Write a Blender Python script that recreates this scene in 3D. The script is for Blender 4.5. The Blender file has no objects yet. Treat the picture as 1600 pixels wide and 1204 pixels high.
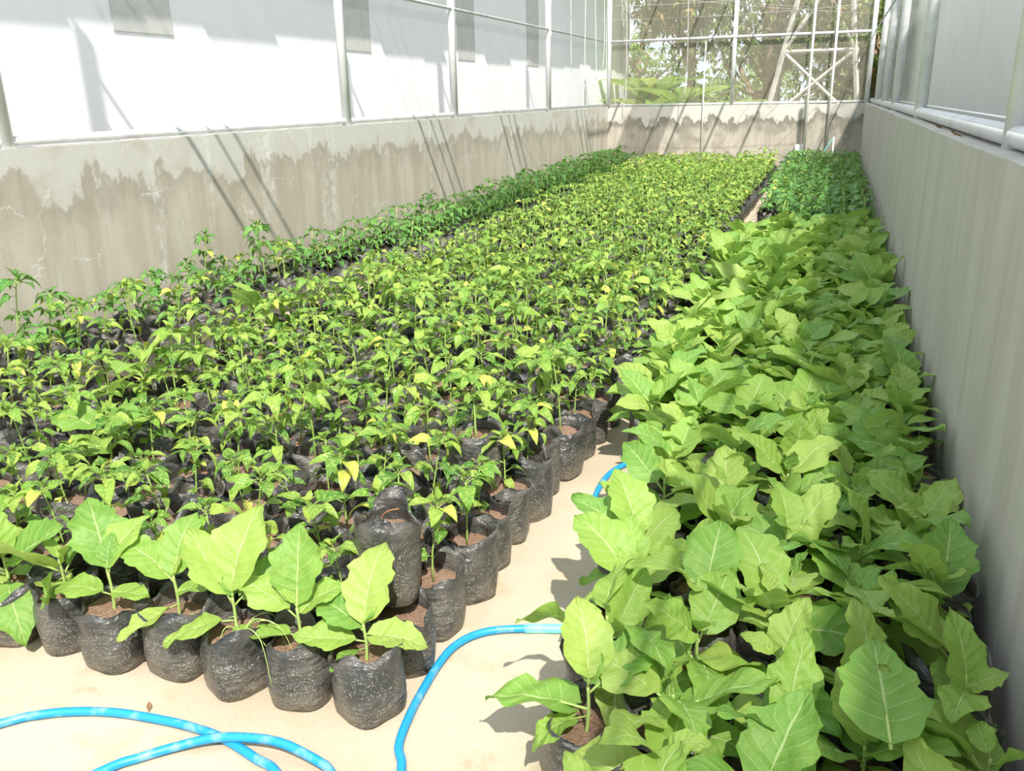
import bpy, math, random
import numpy as np
from mathutils import Matrix, Vector

SC = bpy.context.scene
COL = SC.collection

# ------------------------------------------------------------------ camera
F_PX, PITCH, YAW, ROLL = 1333.7, 0.3242, 0.3526, -0.0214
cam_d = bpy.data.cameras.new('camera')
cam_d.sensor_width = 36.0
cam_d.lens = F_PX / 1600 * 36.0
cam_d.clip_start = 0.02
cam = bpy.data.objects.new('camera', cam_d)
COL.objects.link(cam)
_f = Vector((-math.sin(YAW) * math.cos(PITCH), math.cos(YAW) * math.cos(PITCH), -math.sin(PITCH)))
_r = Vector((math.cos(YAW), math.sin(YAW), 0))
_u = _r.cross(_f)
R_ = math.cos(ROLL) * _r + math.sin(ROLL) * _u
U_ = -math.sin(ROLL) * _r + math.cos(ROLL) * _u
cam.matrix_world = Matrix(((R_.x, U_.x, -_f.x, 0), (R_.y, U_.y, -_f.y, 0), (R_.z, U_.z, -_f.z, 1.5), (0, 0, 0, 1)))
SC.camera = cam

# ------------------------------------------------------------------ light
SC.view_settings.view_transform = 'Standard'
SC.view_settings.look = 'None'
SC.view_settings.gamma = 1.0
SC.view_settings.exposure = 0.70
SC.view_settings.use_curve_mapping = False
w = bpy.data.worlds.new('sky')
SC.world = w
w.use_nodes = True
bg = w.node_tree.nodes['Background']
bg.inputs[0].default_value = (0.80, 0.90, 1.0, 1)
bg.inputs[1].default_value = 0.95
SUN = Vector((-0.39, 0.70, -1.0)).normalized()
sun_d = bpy.data.lights.new('sun', 'SUN')
sun_d.energy = 4.6
sun_d.angle = 0.012
sun_d.color = (1.0, 0.955, 0.88)
sun = bpy.data.objects.new('sun', sun_d)
sun.rotation_euler = SUN.to_track_quat('-Z', 'Y').to_euler()
COL.objects.link(sun)

# ------------------------------------------------------------------ helpers
def tag(o, label=None, cat=None, group=None, kind=None):
    if label: o['label'] = label
    if cat: o['category'] = cat
    if group: o['group'] = group
    if kind: o['kind'] = kind
    return o

class MB:
    """collects quads as numpy blocks; luv holds (u, v, random) for every vertex"""
    def __init__(s):
        s.v, s.f, s.a, s.m, s.n = [], [], [], [], 0
    def add(s, v, f, luv=None, mat=0):
        v = np.asarray(v, dtype=np.float32).reshape(-1, 3)
        f = np.asarray(f, dtype=np.int32).reshape(-1, 4)
        s.v.append(v); s.f.append(f + s.n)
        s.a.append(np.zeros_like(v) if luv is None else np.asarray(luv, dtype=np.float32))
        s.m.append(np.full(len(f), mat, dtype=np.int32))
        s.n += len(v)
        return s
    def merge(s, o, M=None, rnd=None):
        for v, f, a, m in zip(*o.arrays()):
            if M is not None: v = v @ np.array(M.to_3x3(), dtype=np.float32).T + np.array(M.translation, dtype=np.float32)
            if rnd is not None:
                a = a.copy(); a[:, 2] = (a[:, 2] + rnd) % 1.0
            s.v.append(v); s.f.append(f + s.n); s.a.append(a); s.m.append(m); s.n += len(v)
        return s
    def arrays(s):
        if len(s.v) > 1:
            s.v = [np.concatenate(s.v)]; s.f = [np.concatenate(s.f)]; s.a = [np.concatenate(s.a)]; s.m = [np.concatenate(s.m)]
        return s.v, s.f, s.a, s.m
    def mesh(s, name, mats, smooth=True):
        (v,), (f,), (a,), (m,) = s.arrays()
        me = bpy.data.meshes.new(name)
        me.vertices.add(len(v)); me.vertices.foreach_set('co', v.ravel())
        me.loops.add(f.size); me.loops.foreach_set('vertex_index', f.ravel())
        me.polygons.add(len(f))
        me.polygons.foreach_set('loop_start', np.arange(0, f.size, 4, dtype=np.int32))
        me.polygons.foreach_set('material_index', m)
        me.polygons.foreach_set('use_smooth', np.full(len(f), smooth))
        at = me.attributes.new('luv', 'FLOAT_VECTOR', 'POINT')
        at.data.foreach_set('vector', a.ravel())
        for mt in (mats if isinstance(mats, (list, tuple)) else [mats]): me.materials.append(mt)
        me.update(); me.validate()
        return me
    def build(s, name, mats, parent=None, smooth=True):
        return link(name, s.mesh(name, mats, smooth), parent)

def link(name, data, parent=None):
    o = bpy.data.objects.new(name, data)
    COL.objects.link(o)
    if parent: o.parent = parent
    return o

def box(mb, x0, x1, y0, y1, z0, z1, mat=0):
    v = [(x, y, z) for z in (z0, z1) for y in (y0, y1) for x in (x0, x1)]
    f = [(0, 2, 3, 1), (4, 5, 7, 6), (0, 1, 5, 4), (2, 6, 7, 3), (0, 4, 6, 2), (1, 3, 7, 5)]
    return mb.add(v, f, mat=mat)

def grid_faces(nu, nv, wrap=False):
    i = np.arange(nv - 1)[:, None] * nu
    j = np.arange(nu if wrap else nu - 1)[None, :]
    k = (j + 1) % nu
    return np.stack([i + j, i + k, i + nu + k, i + nu + j], -1).reshape(-1, 4)

def smooth_path(P, n):
    P = np.array(P, dtype=float)
    out = []
    for i in range(len(P) - 1):
        p0, p1, p2, p3 = P[max(i - 1, 0)], P[i], P[i + 1], P[min(i + 2, len(P) - 1)]
        for t in np.linspace(0, 1, n, endpoint=False):
            out.append(0.5 * ((2 * p1) + (-p0 + p2) * t + (2 * p0 - 5 * p1 + 4 * p2 - p3) * t * t + (-p0 + 3 * p1 - 3 * p2 + p3) * t ** 3))
    out.append(P[-1])
    return np.array(out)

def tube(mb, P, r, seg=6, mat=0, rnd=0.0):
    P = np.asarray(P, dtype=float); n = len(P)
    r = np.broadcast_to(np.asarray(r, dtype=float), (n,))
    T = np.gradient(P, axis=0); T /= np.linalg.norm(T, axis=1)[:, None] + 1e-12
    ref = np.array([0.03, 0.02, 1.0]) if abs(T[:, 2]).mean() < 0.8 else np.array([1.0, 0.05, 0.02])
    A = np.cross(T, ref); A /= np.linalg.norm(A, axis=1)[:, None] + 1e-12
    B = np.cross(T, A)
    th = np.linspace(0, 2 * math.pi, seg, endpoint=False)
    V = P[:, None] + r[:, None, None] * (A[:, None] * np.cos(th)[None, :, None] + B[:, None] * np.sin(th)[None, :, None])
    luv = np.zeros((n, seg, 3)); luv[..., 0] = 0.5; luv[..., 1] = np.linspace(0, 1, n)[:, None]; luv[..., 2] = rnd
    F = grid_faces(seg, n, True)
    V = V.reshape(-1, 3); luv = luv.reshape(-1, 3)
    # caps: one centre vertex at each end (quads with a doubled vertex are avoided by pairing segments)
    base = len(V)
    V = np.concatenate([V, P[:1], P[-1:]]); luv = np.concatenate([luv, luv[:1], luv[-1:]])
    caps = []
    for s in range(0, seg, 2):
        caps.append((base, (s + 2) % seg, (s + 1) % seg, s))
        o = (n - 1) * seg
        caps.append((base + 1, o + s, o + (s + 1) % seg, o + (s + 2) % seg))
    return mb.add(V, np.concatenate([F, np.array(caps)]), luv, mat)

# ------------------------------------------------------------------ materials
class NT:
    def __init__(s, name):
        s.m = bpy.data.materials.new(name); s.m.use_nodes = True
        s.t = s.m.node_tree; s.N = s.t.nodes; s.N.clear()
        s.out = s.N.new('ShaderNodeOutputMaterial')
    def n(s, kind, **kw):
        x = s.N.new('ShaderNode' + kind)
        for k, v in kw.items():
            if k in ('operation', 'blend_type', 'data_type', 'attribute_name', 'interpolation', 'noise_dimensions', 'feature', 'bands_direction', 'wave_type', 'clamp', 'distribution'):
                setattr(x, k, v)
        return x
    def put(s, sock, val):
        if isinstance(val, bpy.types.NodeSocket): s.t.links.new(val, sock)
        else: sock.default_value = val
    def math(s, op, a, b=0.0, c=0.0):
        x = s.n('Math', operation=op); s.put(x.inputs[0], a); s.put(x.inputs[1], b)
        if len(x.inputs) > 2: s.put(x.inputs[2], c)
        return x.outputs[0]
    def sstep(s, v, a, b, lo=0.0, hi=1.0):
        x = s.n('MapRange'); x.interpolation_type = 'SMOOTHSTEP'
        s.put(x.inputs[0], v); s.put(x.inputs[1], a); s.put(x.inputs[2], b); s.put(x.inputs[3], lo); s.put(x.inputs[4], hi)
        return x.outputs[0]
    def noise(s, vec, scale, detail=3, rough=0.55, col=False):
        x = s.n('TexNoise'); s.put(x.inputs['Scale'], scale); s.put(x.inputs['Detail'], detail); s.put(x.inputs['Roughness'], rough)
        if vec is not None: s.put(x.inputs['Vector'], vec)
        return x.outputs['Color' if col else 'Fac']
    def mapv(s, vec, scale=(1, 1, 1), loc=(0, 0, 0)):
        x = s.n('Mapping'); s.put(x.inputs['Vector'], vec); x.inputs['Scale'].default_value = scale; x.inputs['Location'].default_value = loc
        return x.outputs[0]
    def mix(s, f, a, b, blend='MIX'):
        x = s.n('Mix'); x.data_type = 'RGBA'; x.blend_type = blend
        s.put(x.inputs[0], f); s.put(x.inputs[6], a if isinstance(a, bpy.types.NodeSocket) else (*a, 1)); s.put(x.inputs[7], b if isinstance(b, bpy.types.NodeSocket) else (*b, 1))
        return x.outputs[2]
    def obj(s): return s.n('TexCoord').outputs['Object']
    def pos(s): return s.n('NewGeometry').outputs['Position']
    def bump(s, h, strength=0.3, dist=0.01):
        x = s.n('Bump'); s.put(x.inputs['Height'], h); s.put(x.inputs['Strength'], strength); s.put(x.inputs['Distance'], dist)
        return x.outputs[0]
    def pbr(s, color, rough=0.6, normal=None, **kw):
        x = s.n('BsdfPrincipled'); s.put(x.inputs['Base Color'], color if isinstance(color, bpy.types.NodeSocket) else (*color, 1)); s.put(x.inputs['Roughness'], rough)
        if normal is not None: s.put(x.inputs['Normal'], normal)
        for k, v in kw.items(): s.put(x.inputs[k.replace('_', ' ')], v)
        return x.outputs[0]
    def end(s, sh):
        s.t.links.new(sh, s.out.inputs[0]); return s.m

def plain(name, c, rough=0.5, **kw):
    t = NT(name); return t.end(t.pbr(c, rough, **kw))

def mat_floor():
    t = NT('floor_concrete'); p = t.pos()
    big = t.noise(p, 1.3, 5, 0.6); mid = t.noise(t.mapv(p, (1, 1, 1), (7, 3, 0)), 5, 5, 0.65); fine = t.noise(p, 120, 3, 0.7)
    c = t.mix(t.sstep(big, 0.35, 0.65), (0.43, 0.355, 0.255), (0.50, 0.425, 0.325))
    c = t.mix(t.sstep(mid, 0.50, 0.75), c, (0.44, 0.34, 0.22))
    c = t.mix(t.sstep(t.noise(p, 2.4, 6, 0.7), 0.60, 0.74), c, (0.36, 0.27, 0.17))
    c = t.mix(t.sstep(fine, 0.35, 0.7, 0.0, 0.22), c, (0.28, 0.22, 0.16))
    return t.end(t.pbr(c, 0.75, t.bump(t.math('ADD', fine, mid), 0.25, 0.004)))

def mat_wall(kind):
    t = NT('cast_concrete_' + kind); p = t.pos()
    sx = t.n('SeparateXYZ'); t.put(sx.inputs[0], p); z = sx.outputs[2]
    streak = t.noise(t.mapv(p, (3.4, 3.4, 0.5)), 1.5, 5, 0.62)
    streak2 = t.noise(t.mapv(p, (16, 16, 1.0), (3, 1, 0)), 1.5, 4, 0.6)
    blot = t.noise(p, 2.2, 6, 0.62)
    if kind == 'left':
        a, b, stain, pale = (0.50, 0.455, 0.385), (0.41, 0.362, 0.29), (0.30, 0.27, 0.22), (0.55, 0.54, 0.505)
    elif kind == 'far':
        a, b, stain, pale = (0.47, 0.43, 0.37), (0.37, 0.33, 0.27), (0.20, 0.19, 0.155), (0.58, 0.56, 0.52)
    else:
        a, b, stain, pale = (0.48, 0.455, 0.41), (0.415, 0.39, 0.345), (0.22, 0.205, 0.18), (0.57, 0.55, 0.50)
    c = t.mix(t.sstep(streak, 0.35, 0.65), a, b)
    c = t.mix(t.math('MULTIPLY', t.sstep(streak2, 0.55, 0.8, 0, 0.6), t.sstep(blot, 0.4, 0.6)), c, stain)
    c = t.mix(t.math('MULTIPLY', t.sstep(streak2, 0.42, 0.25, 0, 0.7), t.sstep(blot, 0.6, 0.4)), c, pale)
    if kind != 'right':
        # old wash along the top with a ragged lower edge and a dirty line where it ends
        rag = t.math('ADD', z, t.math('MULTIPLY', t.math('SUBTRACT', t.noise(t.mapv(p, (2.6, 2.6, 1.5), (2, 5, 1)), 1.4, 6, 0.62), 0.5), 0.95))
        c = t.mix(t.sstep(rag, 0.98, 1.10, 0, 0.85), c, pale)
        line = t.math('MULTIPLY', t.sstep(rag, 0.78, 1.02), t.sstep(rag, 1.06, 1.02))
        c = t.mix(t.math('MULTIPLY', line, 0.55 if kind == 'left' else 0.95), c, stain)
    if kind == 'far':
        c = t.mix(t.math('MULTIPLY', t.sstep(blot, 0.5, 0.68), t.sstep(z, 1.15, 0.95)), c, stain)
    c = t.mix(t.sstep(blot, 0.5, 0.72, 0, 0.6), c, b)
    if kind == 'left':
        # white lime runs
        runs = t.math('MULTIPLY', t.sstep(t.noise(t.mapv(p, (2.3, 2.3, 0.16), (4.4, 0, 0)), 1.5, 3, 0.5), 0.61, 0.70), t.sstep(t.noise(p, 14, 5, 0.75), 0.40, 0.62))
        c = t.mix(t.math('MULTIPLY', runs, 0.55), c, (0.70, 0.70, 0.68))
        vx = t.n('TexVoronoi'); vx.feature = 'DISTANCE_TO_EDGE'; dv = t.n('VectorMath', operation='MULTIPLY_ADD'); t.put(dv.inputs[0], t.noise(p, 5, 4, 0.7, True)); dv.inputs[1].default_value = (0.5, 0.5, 0.5); t.put(dv.inputs[2], t.mapv(p, (1, 1.6, 2.6))); t.put(vx.inputs['Vector'], dv.outputs[0]); vx.inputs['Scale'].default_value = 1.1
        crack = t.math('MULTIPLY', t.sstep(vx.outputs[0], 0.012, 0.003), t.sstep(t.noise(p, 3, 3), 0.52, 0.6))
        c = t.mix(t.math('MULTIPLY', crack, 0.45), c, (0.8, 0.8, 0.78))
    grain = t.noise(p, 70, 3, 0.7)
    return t.end(t.pbr(c, 0.85, t.bump(t.math('ADD', grain, t.math('MULTIPLY', blot, 0.8)), 0.3, 0.004)))

def mat_leaf(name, dark, mid, light, yellow_amt, veins=7.0, mottle=0.0, gloss=0.42, transl=0.33, veincol=(0.55, 0.68, 0.22)):
    t = NT(name)
    at = t.n('Attribute', attribute_name='luv'); s = t.n('SeparateXYZ'); t.put(s.inputs[0], at.outputs['Vector'])
    u, v, r = s.outputs
    oi = t.n('ObjectInfo').outputs['Random']
    rr = t.math('FRACT', t.math('ADD', r, oi))
    c = t.mix(t.sstep(rr, 0.0, 0.5), dark, mid)
    c = t.mix(t.sstep(rr, 0.45, 1.0), c, light)
    o = t.obj()
    blot = t.noise(t.mapv(o, (1, 1, 1)), 30, 4, 0.6)
    c = t.mix(t.sstep(blot, 0.4, 0.75, 0, 0.35), c, light)
    if mottle:
        c = t.mix(t.sstep(t.noise(t.mapv(o, (1, 1, 1), (5, 2, 9)), 55, 4, 0.65), 0.50, 0.66, 0, 0.55), c, dark)
        mo = t.noise(o, 110, 3, 0.6)
        c = t.mix(t.sstep(mo, 0.52, 0.62, 0, mottle), c, (0.50, 0.62, 0.13))
    r2 = t.math('FRACT', t.math('MULTIPLY', rr, 17.31))
    c = t.mix(t.math('MULTIPLY', t.math('GREATER_THAN', r2, 1 - yellow_amt), 0.85), c, (0.62, 0.62, 0.12))
    a = t.math('ABSOLUTE', t.math('SUBTRACT', u, 0.5))
    midrib = t.sstep(a, 0.030, 0.010)
    ph = t.math('FRACT', t.math('MULTIPLY', t.math('SUBTRACT', v, t.math('MULTIPLY', a, 0.62)), veins))
    side = t.math('MULTIPLY', t.sstep(t.math('ABSOLUTE', t.math('SUBTRACT', ph, 0.5)), 0.075, 0.02), t.sstep(a, 0.5, 0.3))
    vein = t.math('MAXIMUM', midrib, t.math('MULTIPLY', side, 0.55))
    c = t.mix(t.math('MULTIPLY', vein, 0.62), c, veincol)
    puff = t.math('ABSOLUTE', t.math('SUBTRACT', ph, 0.5))
    h = t.math('ADD', t.math('MULTIPLY', puff, -1.2), t.math('ADD', t.math('MULTIPLY', vein, -0.5), t.noise(o, 70, 3, 0.6)))
    nrm = t.bump(h, 0.8 if mottle else 0.65, 0.0045)
    p = t.pbr(c, gloss, nrm, Specular_IOR_Level=0.4)
    tr = t.n('BsdfTranslucent'); t.put(tr.inputs[0], t.mix(0.35, c, (0.55, 0.80, 0.14)))
    mx = t.n('MixShader'); mx.inputs[0].default_value = transl
    t.t.links.new(p, mx.inputs[1]); t.t.links.new(tr.outputs[0], mx.inputs[2])
    return t.end(mx.outputs[0])

def mat_bag():
    t = NT('black_poly_film'); o = t.obj(); oi = t.n('ObjectInfo').outputs['Random']
    add = t.n('VectorMath', operation='ADD'); t.put(add.inputs[0], o); cmb = t.n('CombineXYZ'); t.put(cmb.inputs[0], t.math('MULTIPLY', oi, 40)); t.put(add.inputs[1], cmb.outputs[0])
    p = add.outputs[0]
    s = t.n('SeparateXYZ'); t.put(s.inputs[0], o)
    blot = t.noise(p, 9, 4, 0.6)
    c = t.mix(t.sstep(blot, 0.35, 0.7), (0.038, 0.040, 0.038), (0.115, 0.106, 0.092))
    vx = t.n('TexVoronoi'); t.put(vx.inputs['Vector'], p); vx.inputs['Scale'].default_value = 150
    speck = t.math('MULTIPLY', t.sstep(vx.outputs['Distance'], 0.42, 0.22), t.sstep(t.noise(p, 34, 3, 0.6), 0.36, 0.54))
    speck = t.math('MULTIPLY', speck, t.sstep(s.outputs[2], 0.21, 0.12))
    c = t.mix(t.math('MULTIPLY', speck, 0.7), c, (0.34, 0.32, 0.27))
    dust = t.math('MULTIPLY', t.sstep(s.outputs[2], 0.10, 0.0), t.sstep(t.noise(p, 20, 3), 0.3, 0.7))
    c = t.mix(t.math('MULTIPLY', dust, 0.45), c, (0.26, 0.21, 0.14))
    wr = t.noise(t.mapv(p, (1, 1, 2.2)), 22, 4, 0.55)
    rough = t.sstep(blot, 0.3, 0.7, 0.24, 0.42)
    return t.end(t.pbr(c, rough, t.bump(t.math('ADD', wr, t.math('MULTIPLY', t.noise(t.mapv(p, (1, 1, 1.6), (3, 0, 0)), 8, 2, 0.4), 1.6)), 0.7, 0.018), Specular_IOR_Level=0.55))

def mat_soil():
    t = NT('potting_soil'); p = t.pos()
    n1 = t.noise(p, 160, 4, 0.75); n2 = t.noise(p, 14, 3)
    c = t.mix(t.sstep(n1, 0.35, 0.65), (0.13, 0.072, 0.045), (0.38, 0.235, 0.15))
    c = t.mix(t.sstep(n2, 0.4, 0.65, 0, 0.6), c, (0.34, 0.22, 0.15))
    c = t.mix(t.sstep(n1, 0.62, 0.70), c, (0.52, 0.34, 0.20))
    return t.end(t.pbr(c, 0.95, t.bump(n1, 0.9, 0.008)))

def mat_net(name, col, cover, tr=0.35, weave=True):
    t = NT(name); p = t.obj()
    d = t.n('BsdfDiffuse'); d.inputs[0].default_value = (*col, 1)
    l = t.n('BsdfTranslucent'); l.inputs[0].default_value = (*col, 1)
    m1 = t.n('MixShader'); m1.inputs[0].default_value = tr
    t.t.links.new(d.outputs[0], m1.inputs[1]); t.t.links.new(l.outputs[0], m1.inputs[2])
    x = t.n('BsdfTransparent')
    m2 = t.n('MixShader')
    cov = t.math('ADD', t.math('MULTIPLY', t.math('SUBTRACT', t.noise(t.mapv(p, (1.2, 1.2, 0.35)), 2.5, 4, 0.6), 0.5), 0.14), cover)
    t.put(m2.inputs[0], cov)
    t.t.links.new(x.outputs[0], m2.inputs[1]); t.t.links.new(m1.outputs[0], m2.inputs[2])
    return t.end(m2.outputs[0])

def mat_paint(name, a, b, scale=6, rough=0.5, metal=0.0):
    t = NT(name); p = t.pos()
    c = t.mix(t.sstep(t.noise(p, scale, 4, 0.6), 0.4, 0.7), a, b)
    return t.end(t.pbr(c, rough, t.bump(t.noise(p, scale * 6, 3), 0.08, 0.003), Metallic=metal))

def mat_hose(name, a, dusty):
    t = NT(name); p = t.pos()
    c = t.mix(t.sstep(t.noise(p, 17, 4, 0.6), 0.50, 0.68, 0, 0.8), a, dusty)
    return t.end(t.pbr(c, 0.42, Specular_IOR_Level=0.5))

M = dict(
    floor=mat_floor(), wl=mat_wall('left'), wf=mat_wall('far'), wr=mat_wall('right'),
    bag=mat_bag(), soil=mat_soil(),
    pepper=mat_leaf('pepper_leaf', (0.050, 0.175, 0.024), (0.165, 0.345, 0.045), (0.37, 0.50, 0.085), 0.05, 5.0, 0.5, 0.30, 0.30),
    seedling=mat_leaf('shaded_pepper_leaf', (0.045, 0.17, 0.035), (0.085, 0.27, 0.05), (0.17, 0.39, 0.08), 0.02, 5.0, 0.1, 0.38, 0.28),  # pepper leaf again, with the shade of its beds put into the colour
    egg=mat_leaf('eggplant_leaf', (0.15, 0.325, 0.055), (0.25, 0.42, 0.07), (0.35, 0.48, 0.10), 0.0, 6.0, 0.0, 0.50, 0.36, (0.56, 0.68, 0.30)),
    pstem=plain('pepper_stem', (0.30, 0.44, 0.10), 0.5),
    estem=plain('eggplant_stem', (0.34, 0.46, 0.13), 0.55),
    steel=mat_paint('grey_painted_pipe', (0.80, 0.81, 0.81), (0.70, 0.71, 0.71), 7, 0.35),
    railm=mat_paint('grey_rail_pipe', (0.60, 0.61, 0.61), (0.50, 0.51, 0.51), 7, 0.4),
    steelr=mat_paint('rubbed_grey_pipe', (0.60, 0.60, 0.60), (0.47, 0.47, 0.47), 9, 0.45),
    pvc=plain('white_pvc', (0.82, 0.82, 0.80), 0.35),
    twine=plain('white_twine', (0.80, 0.79, 0.74), 0.8),
    wire=plain('thin_wire', (0.48, 0.46, 0.43), 0.5),
    white=mat_paint('white_render', (0.86, 0.86, 0.88), (0.82, 0.82, 0.85), 3, 0.8),
    grey=mat_paint('grey_render', (0.70, 0.69, 0.655), (0.63, 0.62, 0.585), 2, 0.85),
    panel=mat_paint('grey_panel_paint', (0.50, 0.50, 0.48), (0.44, 0.44, 0.42), 9, 0.8),
    netside=mat_net('side_insect_net', (0.95, 0.95, 0.95), 0.14),
    netfar=mat_net('far_insect_net', (0.52, 0.475, 0.385), 0.36),
    netright=mat_net('right_insect_net', (0.90, 0.90, 0.87), 0.36, 0.5),
    hose=mat_hose('blue_hose_pvc', (0.010, 0.27, 0.55), (0.20, 0.37, 0.47)),
    teal=mat_hose('teal_hose_sleeve', (0.16, 0.56, 0.55), (0.40, 0.70, 0.66)),
    dry=plain('dried_stem', (0.45, 0.17, 0.07), 0.8),
    litter=plain('dry_litter', (0.22, 0.12, 0.06), 0.9),
    bark=mat_paint('bark', (0.36, 0.27, 0.18), (0.22, 0.16, 0.10), 8, 0.9),
    grass=plain('grass_blade', (0.42, 0.60, 0.16), 0.5),
    tree=mat_leaf('tree_leaf', (0.045, 0.095, 0.020), (0.10, 0.17, 0.04), (0.20, 0.28, 0.07), 0.03, 5, 0, 0.4, 0.25),
    rust=mat_leaf('young_rust_leaf', (0.42, 0.20, 0.08), (0.55, 0.30, 0.14), (0.60, 0.42, 0.18), 0.0, 5, 0, 0.4, 0.3),
    banana=mat_leaf('banana_leaf', (0.16, 0.34, 0.06), (0.28, 0.46, 0.09), (0.42, 0.56, 0.14), 0.04, 22, 0, 0.4, 0.4),
    ground=mat_paint('outside_ground', (0.22, 0.20, 0.10), (0.14, 0.20, 0.06), 2, 0.95),
    tower=mat_paint('pale_tower_steel', (0.62, 0.60, 0.56), (0.48, 0.46, 0.42), 5, 0.6),
)

# ------------------------------------------------------------------ setting
XL, XR, YF, H = -4.34, 0.505, 17.80, 1.29     # inner faces of the low walls, their height
TH = 0.22
def struct(name, mb, m, smooth=False, label=None):
    o = mb.build(name, m, smooth=smooth); o['kind'] = 'structure'
    if label: o['label'] = label
    return o
struct('floor', box(MB(), XL - TH, XR + TH, -2.5, YF + TH, -0.10, 0.0), M['floor'], label='pale beige concrete greenhouse floor')
def wall(name, m, x0, x1, y0, y1, label):
    # slightly uneven top edge
    n = max(2, int(max(x1 - x0, y1 - y0) / 0.12)); rng = np.random.default_rng(3)
    top = H + np.convolve(rng.normal(0, 0.006, n + 4), np.ones(5) / 5, 'valid')
    mb = MB(); along_y = (y1 - y0) > (x1 - x0)
    tt = np.linspace(0, 1, n)
    V = []
    for t_, h_ in zip(tt, top):
        if along_y:
            y = y0 + (y1 - y0) * t_
            V += [(x0, y, 0), (x0, y, h_), (x1, y, h_), (x1, y, 0)]
        else:
            x = x0 + (x1 - x0) * t_
            V += [(x, y0, 0), (x, y0, h_), (x, y1, h_), (x, y1, 0)]
    F = grid_faces(4, n, True)
    e = (n - 1) * 4
    F = np.concatenate([F, [(0, 1, 2, 3), (e + 3, e + 2, e + 1, e)]])
    if along_y: F = F[:, ::-1]
    mb.add(V, F)
    return struct(name, mb, m, label=label)
wall('wall_left', M['wl'], XL - TH, XL, -2.5, YF, 'low streaked concrete wall under the left insect net')
wall('wall_right', M['wr'], XR, XR + TH, -2.5, YF, 'low grey concrete wall beside the eggplants')
wall('wall_back', M['wf'], XL - TH, XR + TH, YF, YF + TH, 'low stained concrete wall at the far end')
g = MB(); box(g, -40, 30, -12, 60, -0.16, -0.10); struct('ground', g, M['ground'], label='ground outside the greenhouse')

# nets (thin woven sheets) between the posts
NT_Z = 4.3
def net(name, m, a, b, z0, z1, label):
    mb = MB(); n = 40; rng = np.random.default_rng(len(name))
    P = []
    for k in range(8):
        for i in range(n):
            t_ = i / (n - 1); z = z0 + (z1 - z0) * k / 7
            P.append((a[0] + (b[0] - a[0]) * t_, a[1] + (b[1] - a[1]) * t_, z))
    P = np.array(P)
    mb.add(P, grid_faces(n, 8))
    o = mb.build(name, m); o['kind'] = 'structure'; o['label'] = label
    return o
net('window_1', M['netside'], (XL - 0.09, -2.4), (XL - 0.09, YF), H + 0.02, NT_Z, 'white insect net along the left side')
net('window_2', M['netfar'], (XL - 0.05, YF + 0.10), (XR + 0.05, YF + 0.10), H + 0.02, NT_Z, 'see-through insect net at the far end')
net('window_3', M['netright'], (XR + 0.155, -2.4), (XR + 0.155, YF), H + 0.02, 3.05, 'grey white insect net along the right side')

def pipe(name, P, r, m, label, cat, group=None, seg=12, parent=None):
    o = tube(MB(), P, r, seg).build(name, m, parent)
    if label: tag(o, label, cat, group)
    return o
LP = [-3.6, 3.74, 7.52, 10.11, 13.94]
nm = ['behind the camera end', 'at the near end of the left net', 'second along the left net', 'third along the left net', 'fourth along the left net']
for y, s in zip(LP[1:], nm[1:]):
    o = tube(MB(), [(XL - 0.055, y, H - 0.005), (XL - 0.055, y, 2.6), (XL - 0.055, y, NT_Z)], 0.045, 14)
    tag(o.build('steel_post', M['steel']), 'grey steel post on the left wall, ' + s, 'post', 'posts on the left wall')
RP = [(0.6, 'nearest the camera'), (3.60, 'thick one at the right edge of the picture'), (7.59, 'second from the near end'), (10.80, 'third from the near end'), (13.2, 'fourth from the near end'), (15.6, 'just before the far corner')]
for y, s in RP[1:]:
    o = tube(MB(), [(XR + 0.115, y, H - 0.005), (XR + 0.115, y, 2.6), (XR + 0.115, y, NT_Z)], 0.045, 14)
    tag(o.build('steel_post', M['steel']), 'grey steel post on the right wall, ' + s, 'post', 'posts on the right wall')
for x, y, s in ((XL + 0.0, YF + 0.02, 'far left corner post of the greenhouse'), (-1.91, YF + 0.04, 'middle post of the far net'), (XR + 0.02, YF + 0.02, 'far right corner post of the greenhouse')):
    o = tube(MB(), [(x, y, H - 0.005), (x, y, 2.6), (x, y, NT_Z)], 0.042, 14)
    tag(o.build('steel_post', M['steel']), 'white painted ' + s, 'post', 'posts of the far wall')
def rail(P, r, label, m=None): pipe('steel_rail', P, r, m or M['railm'], label, 'rail')
rail([(XL - 0.06, -2, H + 0.036), (XL - 0.06, YF, H + 0.036)], 0.027, 'grey pipe lying along the top of the left wall')
rail([(XR + 0.112, -2, H + 0.044), (XR + 0.112, YF, H + 0.044)], 0.040, 'thick pale pipe lying along the top of the right wall')
rail([(XL, YF + 0.04, H + 0.03), (XR, YF + 0.04, H + 0.03)], 0.022, 'white pipe lying on top of the far wall')
rail([(XL - 0.04, -2, 2.52), (XL - 0.04, YF, 2.52)], 0.018, 'thin grey upper pipe crossing the left net', M['steelr'])
rail([(XR + 0.05, -2, 2.52), (XR + 0.05, YF, 2.52)], 0.012, 'thin grey upper pipe crossing the right net', M['steelr'])
rail([(XL, YF + 0.02, 2.52), (XR, YF + 0.02, 2.52)], 0.026, 'white upper pipe crossing the far net')
# flat clips that hold the nets
rail([(XR + 0.150, -2, H + 0.095), (XR + 0.150, YF, H + 0.095)], 0.005, 'thin net clamp strip above the right rail', M['pvc'])

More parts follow.
